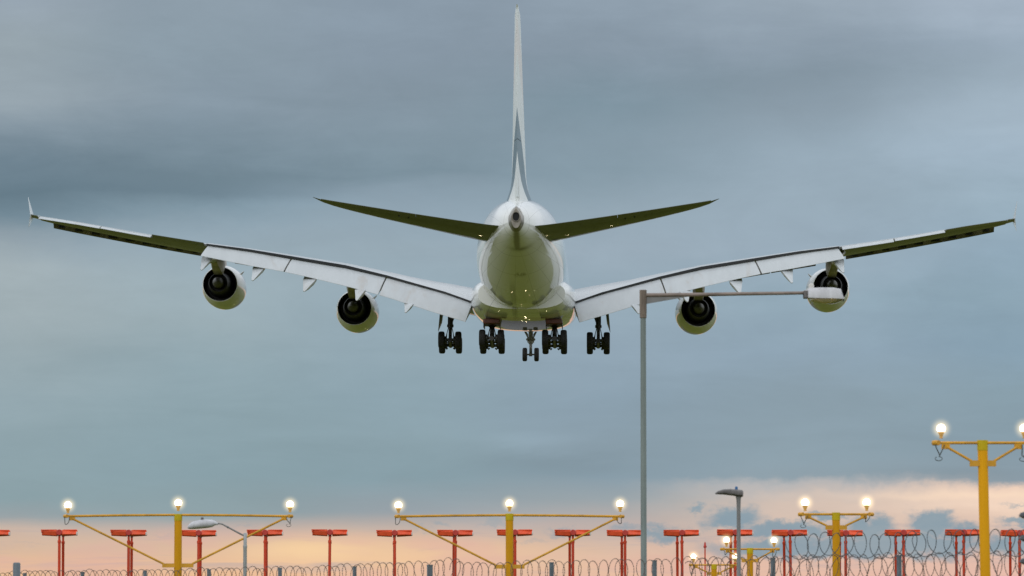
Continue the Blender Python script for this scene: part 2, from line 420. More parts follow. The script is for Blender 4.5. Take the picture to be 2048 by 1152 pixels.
for sg in (-1, 1):
    mb = MB(); rings = []
    for X, sl, zl, st, zt, t, bt in WING:
        rings.append(section((sl, zl), (st, zt), t, bt, lambda s, z, X=X: B(sg*X, s, z), up=0.56))
    n = len(rings[0])
    # skin, then the dark trailing-edge cove
    for a, b in zip(rings, rings[1:]):
        for j in range(n-1):
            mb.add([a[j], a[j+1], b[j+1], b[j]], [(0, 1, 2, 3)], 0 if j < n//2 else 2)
        mb.add([a[n-1], a[0], b[0], b[n-1]], [(0, 1, 2, 3)], 1)
    mb.add(rings[0], [tuple(range(n))], 0); mb.add(rings[-1], [tuple(range(n))], 0)
    # outer wing stops at the aileron hinge line
    def skin(rings):
        n = len(rings[0])
        for a, b in zip(rings, rings[1:]):
            for j in range(n):
                k = (j+1) % n
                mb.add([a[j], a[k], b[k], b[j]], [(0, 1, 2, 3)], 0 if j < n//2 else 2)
        mb.add(rings[0], [tuple(range(n))], 0); mb.add(rings[-1], [tuple(range(n))], 0)
    rings = []; NX = [25.7, 28, 30.5, 33, 35.5, 38.0, 38.8]
    CH = 1.3
    for X in NX:
        sl, zl, st, zt, t, bt = smooth_table(WING_OUT, X)
        rings.append(section((sl, zl), (st-CH, zt+0.02), t, .17, lambda s, z, X=X: B(sg*X, s, z), up=0.5))
    skin(rings)
    rings = []
    for X in (38.8, 39.0, 39.15, 39.3):
        sl, zl, st, zt, t, bt = smooth_table(WING_OUT, X)
        rings.append(section((sl, zl), (st, zt), t, bt, lambda s, z, X=X: B(sg*X, s, z), up=0.5))
    skin(rings)
    wing = mb.build('wing', [M_wing, M_cove, M_under_shade], AIR)
    # wing tip fence
    mb = MB()
    for zt_, st_, sb_ in ((4.40, 50.35, 49.75), (2.02, 50.35, 49.75)):
        rings = []
        for f in (0, .25, .5, .75, 1):
            z = 3.02 + (zt_-3.02)*f
            le = 47.3 + (st_-47.3)*f; te = 49.9 + (50.6-49.9)*f
            th = .13*(1-f) + .035
            xo = 0.10*f if zt_ > 3 else 0.03*f
            rings.append([B(sg*(39.33+xo), le, z), B(sg*(39.33+xo+th/2), le*.6+te*.4, z), B(sg*(39.33+xo), te, z), B(sg*(39.33+xo-th/2), le*.6+te*.4, z)])
        mb.loft(rings)
    mb.build('wingtip_fence', M_white, wing)
    # flaps
    for X0, X1, Y0, Y1 in ((4.15, 11.14, 4.62, 11.62), (11.26, 18.80, 11.74, 19.25), (18.92, 25.45, 19.37, 25.95)):
        mb = MB(); pts = []
        for i in range(9):
            f = i/8; X = X0 + (X1-X0)*f; Xr = Y0 + (Y1-Y0)*f
            sl, zl, st, zt, t, bt = smooth_table(WING, X)
            sr, zr = smooth_table(FLAPTE, Xr)
            pts.append((X, Xr, (st-.25, zt-bt*0.85), (sr, zr)))
        rings = []
        for X, Xr, fr, re in pts:
            N = 8; ring = []
            ch = math.hypot(fr[0]-re[0], fr[1]-re[1])
            for i in range(N+1):
                f = i/N
                ring.append((Xr + (X-Xr)*f, re[0] + (fr[0]-re[0])*f, re[1] + (fr[1]-re[1])*f + 0.035*ch*4*f*(1-f)*0.6))
            ring.append((X, fr[0]-.28, fr[1]-.22))
            for i in range(1, N):
                f = 1 - i/N
                ring.append((Xr + (X-Xr)*f, re[0] + (fr[0]-re[0])*f, re[1] + (fr[1]-re[1])*f - .03 - .45*f))
            ring.append((Xr, re[0], re[1]-.035))
            rings.append([B(sg*x, s_, z_) for x, s_, z_ in ring])
        mb.loft(rings, 0, capmi=1)
        mb.build('flap', [M_flap, M_flapend], wing)
    # ailerons; deflections differ left and right (roll correction)
    defl = (-1, 10, 11) if sg < 0 else (14, 12, 3)
    for (X0, X1), dg in zip(((25.85, 29.9), (30.0, 33.9), (34.0, 38.75)), defl):
        mb = MB(); rings = []
        for i in range(4):
            X = X0 + (X1-X0)*i/3
            sl, zl, st, zt, t, bt = smooth_table(WING_OUT, X)
            h = (st-CH+.02, zt+.0); te = (st, zt - math.tan(R(dg))*CH + .02)
            rings.append([B(sg*X, *p) for p in ((te[0], te[1]), ((h[0]+te[0])/2, (h[1]+te[1])/2+.03), (h[0]+.1, h[1]+.0), (h[0]-.02, h[1]-.08), (h[0]+.1, h[1]-.17), (te[0], te[1]-.03))])
        mb.loft(rings)
        mb.build('aileron', M_flap if dg > 4 else M_under_shade, wing)
    # drooped leading edge slats, seen from behind: dark hollow backs
    for X0, X1, inner in ((6.0, 12.9, 1), (16.2, 20.5, 1), (20.6, 24.2, 1), (26.6, 30.34, 0), (30.36, 34.24, 0), (34.26, 38.1, 0)):
        mb = MB(); rings = []
        for i in range(5):
            X = X0 + (X1-X0)*i/4
            tabx = WING if X <= 25.6 else WING_OUT
            sl, zl, st, zt, t, bt = smooth_table(tabx, X)
            k = 1.0 if X > 25.6 else 1.1
            o = .50 if X > 25.6 else .62
            top = (sl-.05*k, zl+.08); nose = (sl-1.0*k, zl-o*.72); low = (sl-.75*k, zl-o*1.0); back = (sl-.55*k, zl-o*.55)
            rings.append([B(sg*X, *p) for p in (top, (sl-.55*k, zl-.02), (sl-.9*k, zl-o*.4), nose, low, (sl-.66*k, zl-o*.95), back, (sl-.2*k, zl-.03))])
        mb.loft(rings, 0)
        me = mb
        # slat tracks
        nt = 3
        for j in range(nt):
            X = X0 + (X1-X0)*(j+.5)/nt
            sl, zl, st, zt, t, bt = smooth_table(WING if X <= 25.6 else WING_OUT, X)
            mb.box(B(sg*X, sl-.3, zl-.28), (.34+.3*math.sin(X*5.1)**2, .9, .2), 1)
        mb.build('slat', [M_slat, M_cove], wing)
    # flap track fairings
    for bx0, bx1, zb, sb, tipx, ts, tz, dp in ((25.08, 25.97, -.10, 45.6, 25.8, 47.3, -1.15, .5), (20.9, 21.85, -.84, 45.2, 21.68, 47.2, -1.98, .55), (16.76, 17.81, -1.72, 44.5, 17.55, 46.6, -2.8, .6),
                                              (12.75, 13.6, -2.55, 44.3, 13.32, 46.5, -3.5, .6), (8.85, 9.6, -3.62, 43.9, 9.42, 45.2, -4.4, .45)):
        mb = MB(); xm = (bx0+bx1)/2; w = (bx1-bx0)/2
        wz = smooth_table(WING, min(xm, 25.5))
        rings = []
        for s_, zt_, ww, dd, xx in ((sb-9.0, wz[3]-.55, .08, .15, xm), (sb-7.5, wz[3]-.55, w*.7, .5, xm), (sb-4, wz[3]-.5, w*.95, .85, xm), (sb-1.2, zb+.22, w, dp*1.15, xm), (sb, zb, w, dp, xm),
                                    ((sb+ts)/2, (zb+tz)/2+.03, w*.58, dp*.7, (xm+tipx)/2), (ts-.12, tz+.07, .10, .12, tipx), (ts, tz, .03, .04, tipx)):
            rings.append([B(sg*p[0], s_, p[1]) for p in ((xx-ww, zt_), (xx-ww*.5, zt_+.02), (xx+ww*.5, zt_+.02), (xx+ww, zt_), (xx+ww*.93, zt_-dd*.4), (xx+ww*.5, zt_-dd*.88), (xx, zt_-dd), (xx-ww*.5, zt_-dd*.88), (xx-ww*.93, zt_-dd*.4))])
        mb.loft(rings)
        mb.build('flap_track_fairing', M_flap, wing, smooth=40)
    # engines
    for EX, es, ez, outer in ((14.58, 28.0, -3.13, 0), (25.49, 34.0, -1.50, 1)):
        N0 = B(sg*EX, es, ez)
        ax = Vector((-sg*math.sin(R(1.6)), 1.0, -math.tan(R(2.0)))).normalized()
        mb = MB()
        mb.lathe(N0, ax, [(0, 1.42), (0, 1.455), (.3, 1.53), (.8, 1.625), (1.5, 1.73), (2.3, 1.80), (3.1, 1.825), (3.9, 1.81), (4.6, 1.73), (5.0, 1.62), (5.18, 1.52), (5.2, 1.45), (5.1, 1.38), (4.7, 1.33), (4.0, 1.36)], 56, 0)
        mb.lathe(N0, ax, [(0, 1.42), (.5, 1.41), (1.6, 1.30)], 56, 1)
        mb.lathe(N0, ax, [(4.0, 1.37), (4.0, .5), (4.5, .02)], 40, 1)
        # small strake on the inboard shoulder
        up = Vector((0, 0, 1)); side = Vector((-sg, 0, 0))
        d = (up*.62 + side*.78).normalized()
        base = N0 + ax*2.9 + d*1.80
        mb.add([base - ax*.5, base + ax*.6, base + ax*.3 + d*.32 - ax*.45, base - ax*.45 + d*.33, base - ax*.5 + side*.04, base + ax*.6 + side*.04, base - ax*.15 + d*.32 + side*.04, base - ax*.45 + d*.33 + side*.04],
               [(0, 1, 2, 3), (7, 6, 5, 4), (0, 4, 5, 1), (1, 5, 6, 2), (2, 6, 7, 3), (3, 7, 4, 0)], 0)
        eng = mb.build('engine', [M_white, M_black], AIR)
        mb = MB()
        mb.lathe(N0, ax, [(1.6, 1.3), (1.6, 1.05), (.8, 1.05), (0, .98), (-.8, .86), (-1.35, .77), (-1.36, .745), (-1.0, .74), (-.5, .72), (-.5, .30)], 48, 0)
        mb.build('core_cowl', M_core, eng)
        mb = MB()
        mb.lathe(N0, ax, [(-.3, .52), (-.9, .50), (-1.5, .46), (-1.9, .38), (-2.2, .26), (-2.35, .13), (-2.4, .001)], 40, 0)
        mb.build('exhaust_cone', M_cone, eng)
        # pylon from nacelle top up to the wing, with a wedge tail over the core
        wz = smooth_table(WING, min(EX, 25.5)); LEs, LEz = wz[0], wz[1]
        zl = LEz - .35
        mb = MB(); rings = []
        for s_, ztop, zbot, w in ((es-4.0, ez+1.9, ez+1.4, .10), (es-2.6, ez+2.25, ez+1.3, .30), (LEs+.2, LEz+.05, ez+1.2, .42), (es+.3, LEz-.1, ez+.85, .44), (es+1.4, LEz-.2, ez+.70, .50), (es+3.4, LEz-.3, ez+.95, .48), (es+5.6, LEz-.35, LEz-1.0, .30), (es+7.4, LEz-.4, LEz-.7, .06)):
            rings.append([B(sg*EX + p[0], s_, p[1]) for p in ((-w, ztop), (w, ztop), (w*1.0, zbot*.6+ztop*.4), (w*.72, zbot), (-w*.72, zbot), (-w*1.0, zbot*.6+ztop*.4))])
        mb.loft(rings)
        mb.build('pylon', M_pylon, eng, smooth=30)

# ---- horizontal stabilisers
for sg in (-1, 1):
    HS = [(1.2, 60.0, .30, 67.0, 1.05, .66), (2.4, 60.6, .42, 67.2, 1.16, .62), (6.5, 63.6, 1.08, 68.4, 1.66, .46), (10.5, 66.5, 1.75, 69.9, 2.16, .30), (13.0, 68.3, 2.22, 70.8, 2.49, .2), (14.2, 69.5, 2.48, 71.2, 2.65, .13), (14.9, 70.6, 2.68, 71.5, 2.76, .07), (15.2, 71.5, 2.81, 71.7, 2.82, .03)]
    mb = MB(); rings = []
    xs = [1.2 + (15.2-1.2)*(i/20) for i in range(21)]
    for X in xs:
        sl, zl, st, zt, t = smooth_table(HS, X)
        rings.append(section((sl, zl), (st-(st-sl)*.27, zt-(zt-zl)*.27), t, .10*t, lambda s, z, X=X: B(sg*X, s, z), up=0.5))
    mb.loft(rings)
    hs = mb.build('horizontal_stabiliser', M_under_shade, AIR)
    for X0, X1 in ((1.2, 7.615), (7.635, 14.6)):
        mb = MB(); rings = []
        for i in range(8):
            X = X0 + (X1-X0)*i/7
            sl, zl, st, zt, t = smooth_table(HS, X)
            h = (st-(st-sl)*.268, zt-(zt-zl)*.268)
            rings.append([B(sg*X, *p) for p in ((st, zt), (h[0], h[1]+.33*t), (h[0]-.02, h[1]), (h[0], h[1]-.38*t), (st, zt-.03))])
        mb.loft(rings)
        mb.build('elevator', M_under_shade, hs)
    for X in (8.2, 8.9):
        sl, zl, st, zt, t = smooth_table(HS, X)
        f = .70; mb = MB()
        mb.lathe(B(sg*X, sl+(st-sl)*f+.3, zl+(zt-zl)*f-.34*t), (0, 1, 0), [(0, .01), (.15, .06), (.4, .07), (.7, .01)], 10)
        mb.build('hinge_fairing', M_cove, hs)

# ---- fin and rudder
FIN = [(2.5, 54.6, 66.3, .62), (4.2, 55.6, 66.95, .58), (8, 59.4, 68.3, .47), (12, 63.3, 69.7, .35), (16, 67.0, 71.1, .23), (16.9, 68.3, 71.4, .20), (17.2, 69.4, 71.5, .14), (17.42, 70.6, 71.55, .06)]
mb = MB(); rings = []
zs = [2.5 + (17.42-2.5)*i/26 for i in range(27)]
def finsec(z, f0, f1, n=10):
    sl, st, hw = smooth_table(FIN, z); pts = []
    for i in range(n+1):
        x = f0 + (f1-f0)*i/n
        pts.append((sl+(st-sl)*x, hw*yt(max(x, 0))*2.0))
    L = [B(-w, s, z) for s, w in pts]; Rr = [B(w, s, z) for s, w in reversed(pts)]
    return L + Rr
for z in zs: rings.append(finsec(z, 0.0, .70))
mb.loft(rings)
# dorsal fillet flare at the root
rings = []
for z, k in ((3.0, 1.75), (3.5, 1.55), (3.9, 1.35), (4.3, 1.18), (4.8, 1.06), (5.3, 1.0)):
    sl, st, hw = smooth_table(FIN, z)
    ring = []
    for sd in (-1, 1):
        rr = [(sl+(st-sl)*x, hw*yt(x)*2.0*k + (k-1)*.22*(x**.3)*(1-(x/0.93)**6)) for x in [0.0, .02, .06, .15, .3, .45, .6, .75, .86, .93]]
        ring += [B(sd*w, s, z) for s, w in (rr if sd < 0 else reversed(rr))]
    rings.append(ring)
mb.loft(rings)
fin = mb.build('vertical_fin', M_fin, AIR)
for z0, z1 in ((3.35, 7.57), (7.61, 17.1)):
    mb = MB(); rings = []
    for i in range(12):
        rings.append(finsec(z0 + (z1-z0)*i/11, .703, 1.0, 6))
    mb.loft(rings)
    mb.build('rudder', M_fin, fin)

# ---- landing gear
def wheel(parent, c, r, w):
    mb = MB(); c = Vector(c)
    prof = [(-w/2*.55, r*.50), (-w/2*.9, r*.62), (-w/2, r*.80), (-w/2*.86, r*.93), (-w/2*.55, r*.99), (-w*.16, r), (-w*.15, r*.985), (-w*.11, r*.985), (-w*.10, r), (w*.10, r), (w*.11, r*.985), (w*.15, r*.985), (w*.16, r), (w/2*.55, r*.99), (w/2*.86, r*.93), (w/2, r*.80), (w/2*.9, r*.62), (w/2*.55, r*.50)]
    mb.lathe(c, (1, 0, 0), prof, 32, 0)
    mb.lathe(c, (1, 0, 0), [(-w*.3, .001), (-w*.3, r*.3), (-w*.2, r*.46), (-w*.27, r*.52), (w*.27, r*.52), (w*.2, r*.46), (w*.3, r*.3), (w*.3, .001)], 24, 1)
    return mb.build('wheel', [M_tyre, M_hub], parent, smooth=50)

def main_gear(X, s0, ztop, zbot, axles, spacing, track, rise, thick, sg):
    mb = MB(); r = .70
    n = axles; cs = []
    for i in range(n):
        s_ = s0 + (i-(n-1)/2)*spacing
        z_ = zbot + r + rise*(i/(n-1))      # front axle lowest
        cs.append((s_, z_))
    zm = (cs[0][1]+cs[-1][1])/2
    mb.tube([B(X, s0-.3, ztop), B(X, s0, zm+1.25)], thick, 16)
    mb.tube([B(X, s0, zm+1.3), B(X, s0, zm)], thick*.66, 14)
    mb.tube([B(X, s0, zm+1.5), B(X, s0, zm+1.28)], thick*1.25, 16)
    mb.tube([B(X, cs[0][0]-.2, cs[0][1]-.02), B(X, cs[-1][0]+.2, cs[-1][1]-.02)], .20, 12)
    mb.tube([B(X+sg*.12, s0-2.2, ztop+.1), B(X, s0, zm+1.35)], .12, 8)
    mb.tube([B(X-sg*.75, s0-.1, ztop+.15), B(X-sg*.1, s0, zm+1.7)], .11, 8)
    mb.tube([B(X, s0+.35, zm+1.2), B(X, s0+.75, zm+.65), B(X, s0+.35, zm+.1)], .09, 8)
    for dx in (-1, 1):
        mb.tube([B(X+dx*.13, s0+.1, zm+1.3), B(X+dx*.36, s0+.6, zm+.35)], .035, 6)
        mb.tube([B(X+dx*.26, s0+.2, zm+.75), B(X+dx*.30, s0+.4, zm+.2), B(X+dx*.2, s0+.4, zm-.1)], .03, 6)
    for s_, z_ in cs:
        mb.tube([B(X-track/2, s_, z_), B(X+track/2, s_, z_)], .13, 12)
        for dx in (-1, 1):
            mb.tube([B(X+dx*(track/2-.42), s_, z_), B(X+dx*(track/2-.2), s_, z_)], .30, 16)
            mb.tube([B(X+dx*.26, s_+.25, z_-.25), B(X+dx*.32, s_-.25, z_-.30)], .06, 8)
    g = mb.build('landing_gear', M_gear, AIR)
    for s_, z_ in cs:
        for dx in (-1, 1):
            wheel(g, B(X+dx*track/2, s_, z_), r, .52)
    return g
for sg in (-1, 1):
    g = main_gear(sg*6.15, 35.6, -3.0, -7.27, 2, 1.7, 1.40, .38, .22, sg)
    mb = MB()   # thin gear door beside the leg
    mb.add([B(sg*x, s_, z) for x, s_, z in ((6.72, 35.0, -3.6), (6.95, 36.1, -3.6), (7.12, 36.1, -5.5), (6.86, 35.0, -4.7), (6.75, 35.0, -3.6), (6.98, 36.1, -3.6), (7.15, 36.1, -5.5), (6.89, 35.0, -4.7))],
           [(0, 1, 2, 3), (7, 6, 5, 4), (0, 4, 5, 1), (1, 5, 6, 2), (2, 6, 7, 3), (3, 7, 4, 0)])
    mb.build('gear_door', M_gear2, g)
    g = main_gear(sg*2.57, 39.6, -4.4, -7.42, 3, 1.62, 1.52, .47, .30, sg)
    mb = MB()   # open bay rim, dark red inside
    mb.box(B(sg*2.55, 40.4, -4.95), (1.35, 5.0, .40))
    mb.build('gear_bay', M_bay, g, bevel=.08)
    mb = MB()
    for dx in (-.82, .82):
        mb.box(B(sg*2.55+dx*.8, 40.0, -5.22), (.06, 3.4, .36))
    mb.build('gear_door', M_gear, g)
# nose gear
mb = MB(); zc = -6.63+.62
mb.tube([B(0, 5.3, -3.3), B(0, 5.05, zc+.95)], .21, 14); mb.tube([B(0, 5.05, zc+1.0), B(0, 5.0, zc)], .135, 12)
mb.tube([B(0, 5.1, zc+1.45), B(0, 5.08, zc+1.05)], .30, 14)
mb.tube([B(-.5, 5, zc), B(.5, 5, zc)], .075, 10)
mb.tube([B(0, 5.0, zc+.13), B(0, 5.0, zc-.16)], .15, 10)
for dx in (-1, 1):
    mb.tube([B(dx*.75, 6.5, -3.55), B(dx*.12, 5.3, -4.75)], .06, 8)
    mb.tube([B(dx*.62, 5.6, -3.75), B(dx*.28, 5.3, -4.2), B(dx*.26, 5.2, -4.9)], .05, 8)
    mb.lathe(B(dx*.31, 5.45, zc+1.35), (0, 1, 0), [(-.1, .001), (-.1, .10), (.12, .12), (.16, .09)], 12)
mb.tube([B(0, 5.2, zc+1.1), B(0, 5.5, zc+.6), B(0, 5.15, zc+.15)], .05, 8)
ng = mb.build('landing_gear', M_gear2, AIR)
for dx in (-1, 1): wheel(ng, B(dx*.53, 5.0, zc), .62, .43)

# ------------------------------------------------------------------ approach light frames
M_bulb = M_bulb
def lamp_part(parent, x, y, z, rb, dark=False):
    """lamp holder cup with a lit globe on it; z is the bulb centre"""
    mb = MB()
    mb.lathe((x, y, z), (0, 0, 1), [(-rb*2.25, .02), (-rb*2.2, rb*.45), (-rb*1.9, rb*.34), (-rb*1.6, rb*.42), (-rb*.75, rb*.78), (-rb*.7, rb*.70), (-rb*.9, rb*.3)], 16)
    lp = mb.build('lamp', M_holder, parent)
    mb = MB()
    prof = [(rb*math.sin(a), rb*math.cos(a)) for a in [R(-58), R(-40), R(-20), 0, R(20), R(40), R(60), R(75), R(86)]]
    mb.lathe((x, y, z), (0, 0, 1), prof, 20, 0, (True, True))
    mb.build('bulb', M_bulb, lp)
    # halo round the lamp, added as an emissive volume; no real part
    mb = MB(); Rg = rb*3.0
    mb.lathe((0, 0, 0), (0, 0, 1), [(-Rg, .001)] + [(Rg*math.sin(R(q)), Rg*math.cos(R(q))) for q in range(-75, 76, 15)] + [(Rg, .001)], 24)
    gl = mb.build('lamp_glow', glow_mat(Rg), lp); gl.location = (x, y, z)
    return lp

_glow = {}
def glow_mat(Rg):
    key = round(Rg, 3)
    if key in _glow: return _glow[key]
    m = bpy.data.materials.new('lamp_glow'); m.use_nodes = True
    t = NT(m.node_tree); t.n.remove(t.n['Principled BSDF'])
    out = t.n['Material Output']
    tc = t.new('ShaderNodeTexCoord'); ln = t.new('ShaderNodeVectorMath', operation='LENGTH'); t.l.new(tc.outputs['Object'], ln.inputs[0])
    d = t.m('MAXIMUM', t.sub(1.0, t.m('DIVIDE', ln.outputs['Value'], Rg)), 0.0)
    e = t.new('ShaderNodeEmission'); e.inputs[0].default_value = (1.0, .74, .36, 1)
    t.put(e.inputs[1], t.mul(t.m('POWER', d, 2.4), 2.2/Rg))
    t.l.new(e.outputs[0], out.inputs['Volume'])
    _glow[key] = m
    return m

def cable_part(parent, x, y, z, k):
    mb = MB(); pts = []
    rnd = random.Random(k)
    w = rnd.uniform(.05, .075); h = rnd.uniform(.13, .2)
    for i in range(13):
        f = i/12
        pts.append((x - w + 2*w*f + .02*math.sin(7*f+k), y + .03*math.sin(5*f), z - h*math.sin(math.pi*f)**.8))
    mb.tube(pts, .009, 6)
    if k % 2 == 0:
        mb.tube([(x - .02 + .06*math.sin(2*math.pi*i/12), y, z - h - .05 + .05*math.cos(2*math.pi*i/12)*.7) for i in range(12)], .007, 6)
    mb.build('cable', M_cable, parent)

def light_frame(loc, pole_r, ztop, bars, zbar, droop, zbrace, brx, lamps, label, lean=0.0, lowgrey=None, rbulb=.090, bar_r=.030, paint=None):
    root = empty('approach_light_frame', loc, label=label, cat='approach light', group='yellow approach light frames')
    mb = MB()
    zb = lowgrey if lowgrey else 0.0
    mb.lathe((lean*(1-zb/ztop), 0, 0), (-lean/ztop, 0, 1), [(zb, pole_r*1.06), (ztop*.5, pole_r*1.03), (ztop-.16, pole_r), (ztop-.155, pole_r)], 28)
    mb.build('pole', paint or M_yellow, root)
    if lowgrey:
        mb = MB()
        mb.lathe((lean, 0, 0), (0, 0, 1), [(0, pole_r*1.02), (lowgrey-.002, pole_r*1.02), (lowgrey-.002, .01)], 24)
        mb.build('pole_base', M_greypole, root)
    mb = MB()
    mb.lathe((0, 0, 0), (0, 0, 1), [(ztop-.17, pole_r*.9), (ztop-.17, pole_r*1.08), (ztop-.004, pole_r*1.08), (ztop, pole_r*1.04), (ztop, .001)], 28)
    mb.build('pole_cap', M_lime, root)
    for sgn, bl in ((-1, bars[0]), (1, bars[1])):
        mb = MB()
        ye = -pole_r*.2
        mb.tube([(sgn*pole_r*1.0, ye, zbar), (sgn*bl*.5, ye, zbar-droop*.3), (sgn*(bl-.12), ye, zbar-droop), (sgn*bl, ye, zbar-droop)], bar_r, 12)
        mb.box((sgn*(bl-.14), ye, zbar-droop-.045), (.14, .035, .12))
        mb.tube([(sgn*(bl-.02), ye-.05, zbar-droop), (sgn*(bl+.06), ye+.05, zbar-droop)], .045, 10)
        mb.build('crossbar', M_barpaint, root)
        mb = MB()
        mb.tube([(sgn*(bl-.16), ye-.012, zbar-droop-.07), (sgn*(brx+.02), ye-.012, zbrace+.04)], bar_r*.92, 10)
        mb.box((sgn*(pole_r*.6+brx)/2, ye-.012, zbrace), (abs(brx-pole_r*.6)+.10, .06, .10))
        mb.build('brace', M_barpaint, root)
    for k, (lx, lz) in enumerate(lamps):
        lamp_part(root, lx, -pole_r*.2 if abs(lx) > .2 else 0, lz, rbulb)
        if abs(lx) > .2: cable_part(root, lx + (-.03 if lx < 0 else -.01), -pole_r*.2-.05, zbar-droop-.03, k + int(abs(lx)*10))
    return root

light_frame((-8.387, 108, 0), .095, 4.48, (2.80, 2.80), 4.456, .03, 3.19, .34, [(-2.77, 4.70), (0.0, 4.757), (2.81, 4.72)],
            'wide yellow three-lamp light frame in front of the left street lamp arm', lowgrey=3.09)
light_frame((-.063, 108, 0), .095, 4.49, (2.80, 2.80), 4.45, .03, 3.16, .33, [(-2.79, 4.70), (0.0, 4.745), (2.78, 4.735)],
            'wide yellow three-lamp light frame left of the tall lamp post, below the nose wheel')
light_frame((7.892, 72, 0), .084, 4.79, (.76, .74), 4.745, 0.0, 4.40, .17, [(-.694, 4.985), (.70, 4.985)],
            'largest and nearest yellow twin-lamp light mast at the right edge', rbulb=.074, lean=.06, bar_r=.024, paint=M_yellow_lit)
light_frame((7.237, 96, 0), .086, 4.205, (.76, .76), 4.165, 0.0, 3.87, .19, [(-.69, 4.425), (.685, 4.43)],
            'yellow twin-lamp light mast with razor wire crossing its pole, second from the right', rbulb=.085, bar_r=.026)
light_frame((7.083, 128, 0), .090, 3.985, (.80, .80), 3.95, 0.0, 3.61, .2, [(-.70, 4.22), (.715, 4.21)],
            'small yellow twin-lamp light mast just right of the grey post-top street lamp', rbulb=.090, bar_r=.027)
light_frame((6.762, 144, 0), .092, 3.73, (.75, .75), 3.705, 0.0, 3.42, .2, [(-.686, 3.985), (.704, 3.985)],
            'smallest and lowest yellow twin-lamp light mast, left of the grey post-top street lamp', rbulb=.090, bar_r=.027)

# ------------------------------------------------------------------ red antennas
def make_antenna():
    root = empty('localizer_antenna')
    for sgn in (-1, 1):
        mb = MB(); rings = []
        for f, k in ((0, 1.0), (.55, .97), (.86, .93), (1.0, .80)):
            x = sgn*(.10 + .62*f); zt = .135 - .015*f; zb = -.135 + .035*f*(f > .5)
            yb = .10*f; zk = -.035 if sgn > 0 else .075
            rings.append([(x, yb-.10*k, zk), (x, yb+(.14 if sgn > 0 else .02)*k, zt), (x, yb+.5*k, zt), (x, yb+.54*k, zb+.03), (x, yb+.45*k, zb), (x, yb+(.10 if sgn > 0 else .0), zb), (x, yb+(.02 if sgn > 0 else -.06)*k, zb+.03), (x, yb-.095*k, zk-.03)])
        mb.loft(rings, 0)
        # stepped lip along the top edge
        mb.box((sgn*.43, .03+(.14 if sgn > 0 else 0), .118), (.66 if sgn < 0 else .56, .10, .05), 0)
        mb.box((sgn*.72, .14, -.02 if sgn > 0 else .05), (.05, .35, .14 if sgn > 0 else .07), 1 if sgn > 0 else 0)
        mb.build('antenna_arm', [M_red, M_pale], root, bevel=.012)
    mb = MB()
    mb.lathe((0, -.14, .02), (0, 1, 0), [(0, .001), (0, .105), (.03, .125), (.40, .125), (.44, .1), (.44, .001)], 20)
    mb.build('hub', M_darkred, root)
    mb = MB()
    mb.tube([(0, .2, -.03), (0, 2.55, -.03)], .06, 10)
    for i in range(6):
        hl = .56 - .055*i
        mb.tube([(-hl, .75+.32*i, .0), (hl, .75+.32*i, .0)], .022, 8)
    mb.build('boom', M_red, root)
    for y, r_ in ((.05, .058), (2.4, .056)):
        mb = MB()
        mb.lathe((0, y, -5.45), (0, 0, 1), [(0, r_*1.35), (3.2, r_*1.35), (3.22, r_), (5.03, r_), (5.05, r_*1.25), (5.13, r_*1.25), (5.16, r_*.8), (5.34, r_*.8)], 16, 0)
        mb.tube([(0, y, -.12), (0, y, -.04)], r_*1.15, 10, 1)
        mb.build('post', [M_redpost, M_darkhead], root)
    return root
ANT = [(-21.42, 'red T-shaped antenna mast cut off by the left edge'),
       (-18.649, 'leftmost complete red antenna, right of the thick grey post'),
       (-15.767, 'red antenna left of the first yellow pole, brace crossing its double posts'),
       (-12.906, 'red antenna directly right of the first yellow pole, below the curved street lamp head'),
       (-10.168, 'red antenna just right of the curved street lamp pole'),
       (-7.492, 'single-post red antenna in front of the brightest peach cloud'),
       (-4.837, 'red antenna beneath the left lamp of the middle yellow frame'),
       (-2.326, 'red antenna crossed by the left brace of the middle yellow frame'),
       (.124, 'red antenna half hidden behind the middle yellow pole'),
       (2.511, 'red antenna crossed by the right brace of the middle yellow frame'),
       (4.652, 'red antenna half hidden behind the tall lamp post'),
       (6.998, 'red antenna first to the right of the tall lamp post'),
       (9.201, 'red antenna behind the grey post-top street lamp'),
       (11.445, 'red antenna above the right lamp of the small twin-lamp mast'),
       (13.75, 'red antenna behind the yellow mast wrapped by razor wire'),
       (16.117, 'red antenna midway between the two rightmost yellow masts'),
       (18.587, 'red antenna touching the left side of the nearest yellow mast'),
       (20.913, 'rightmost red antenna, beside the dark signal hoods')]
proto = make_antenna()
def copy_tree(o, parent=None):
    c = o.copy(); COL.objects.link(c)
    if parent is not None: c.parent = parent
    for ch in list(o.children): copy_tree(ch, c)
    return c
for i, (x, lab) in enumerate(ANT):
    o = proto if i == 0 else copy_tree(proto)
    o.location = (x, 177 + .15*math.sin(i*2.3), 5.47 + .012*math.sin(i*1.7)); o.rotation_euler = (R(.25*math.sin(i*1.9)), R(.35*math.sin(i*2.7+1)), R(2.1 + .9*math.sin(i*3.1)))
    tag(o, lab, 'antenna', 'red localizer antennas in a row')

# thin red marker pole with pointed tip
root = empty('marker_pole', (6.732, 150, 0), label='thin red pole with arrow-like tip between the tall lamp post and grey street lamp', cat='pole')
mb = MB(); mb.lathe((0, 0, 0), (0, 0, 1), [(0, .03), (4.40, .024), (4.40, .001)], 12); mb.build('shaft', M_redpost, root)
mb = MB(); mb.lathe((0, 0, 0), (0, 0, 1), [(4.38, .02), (4.39, .055), (4.44, .06), (4.47, .04), (4.55, .03), (4.60, .004)], 12); mb.build('finial', M_darkred, root)

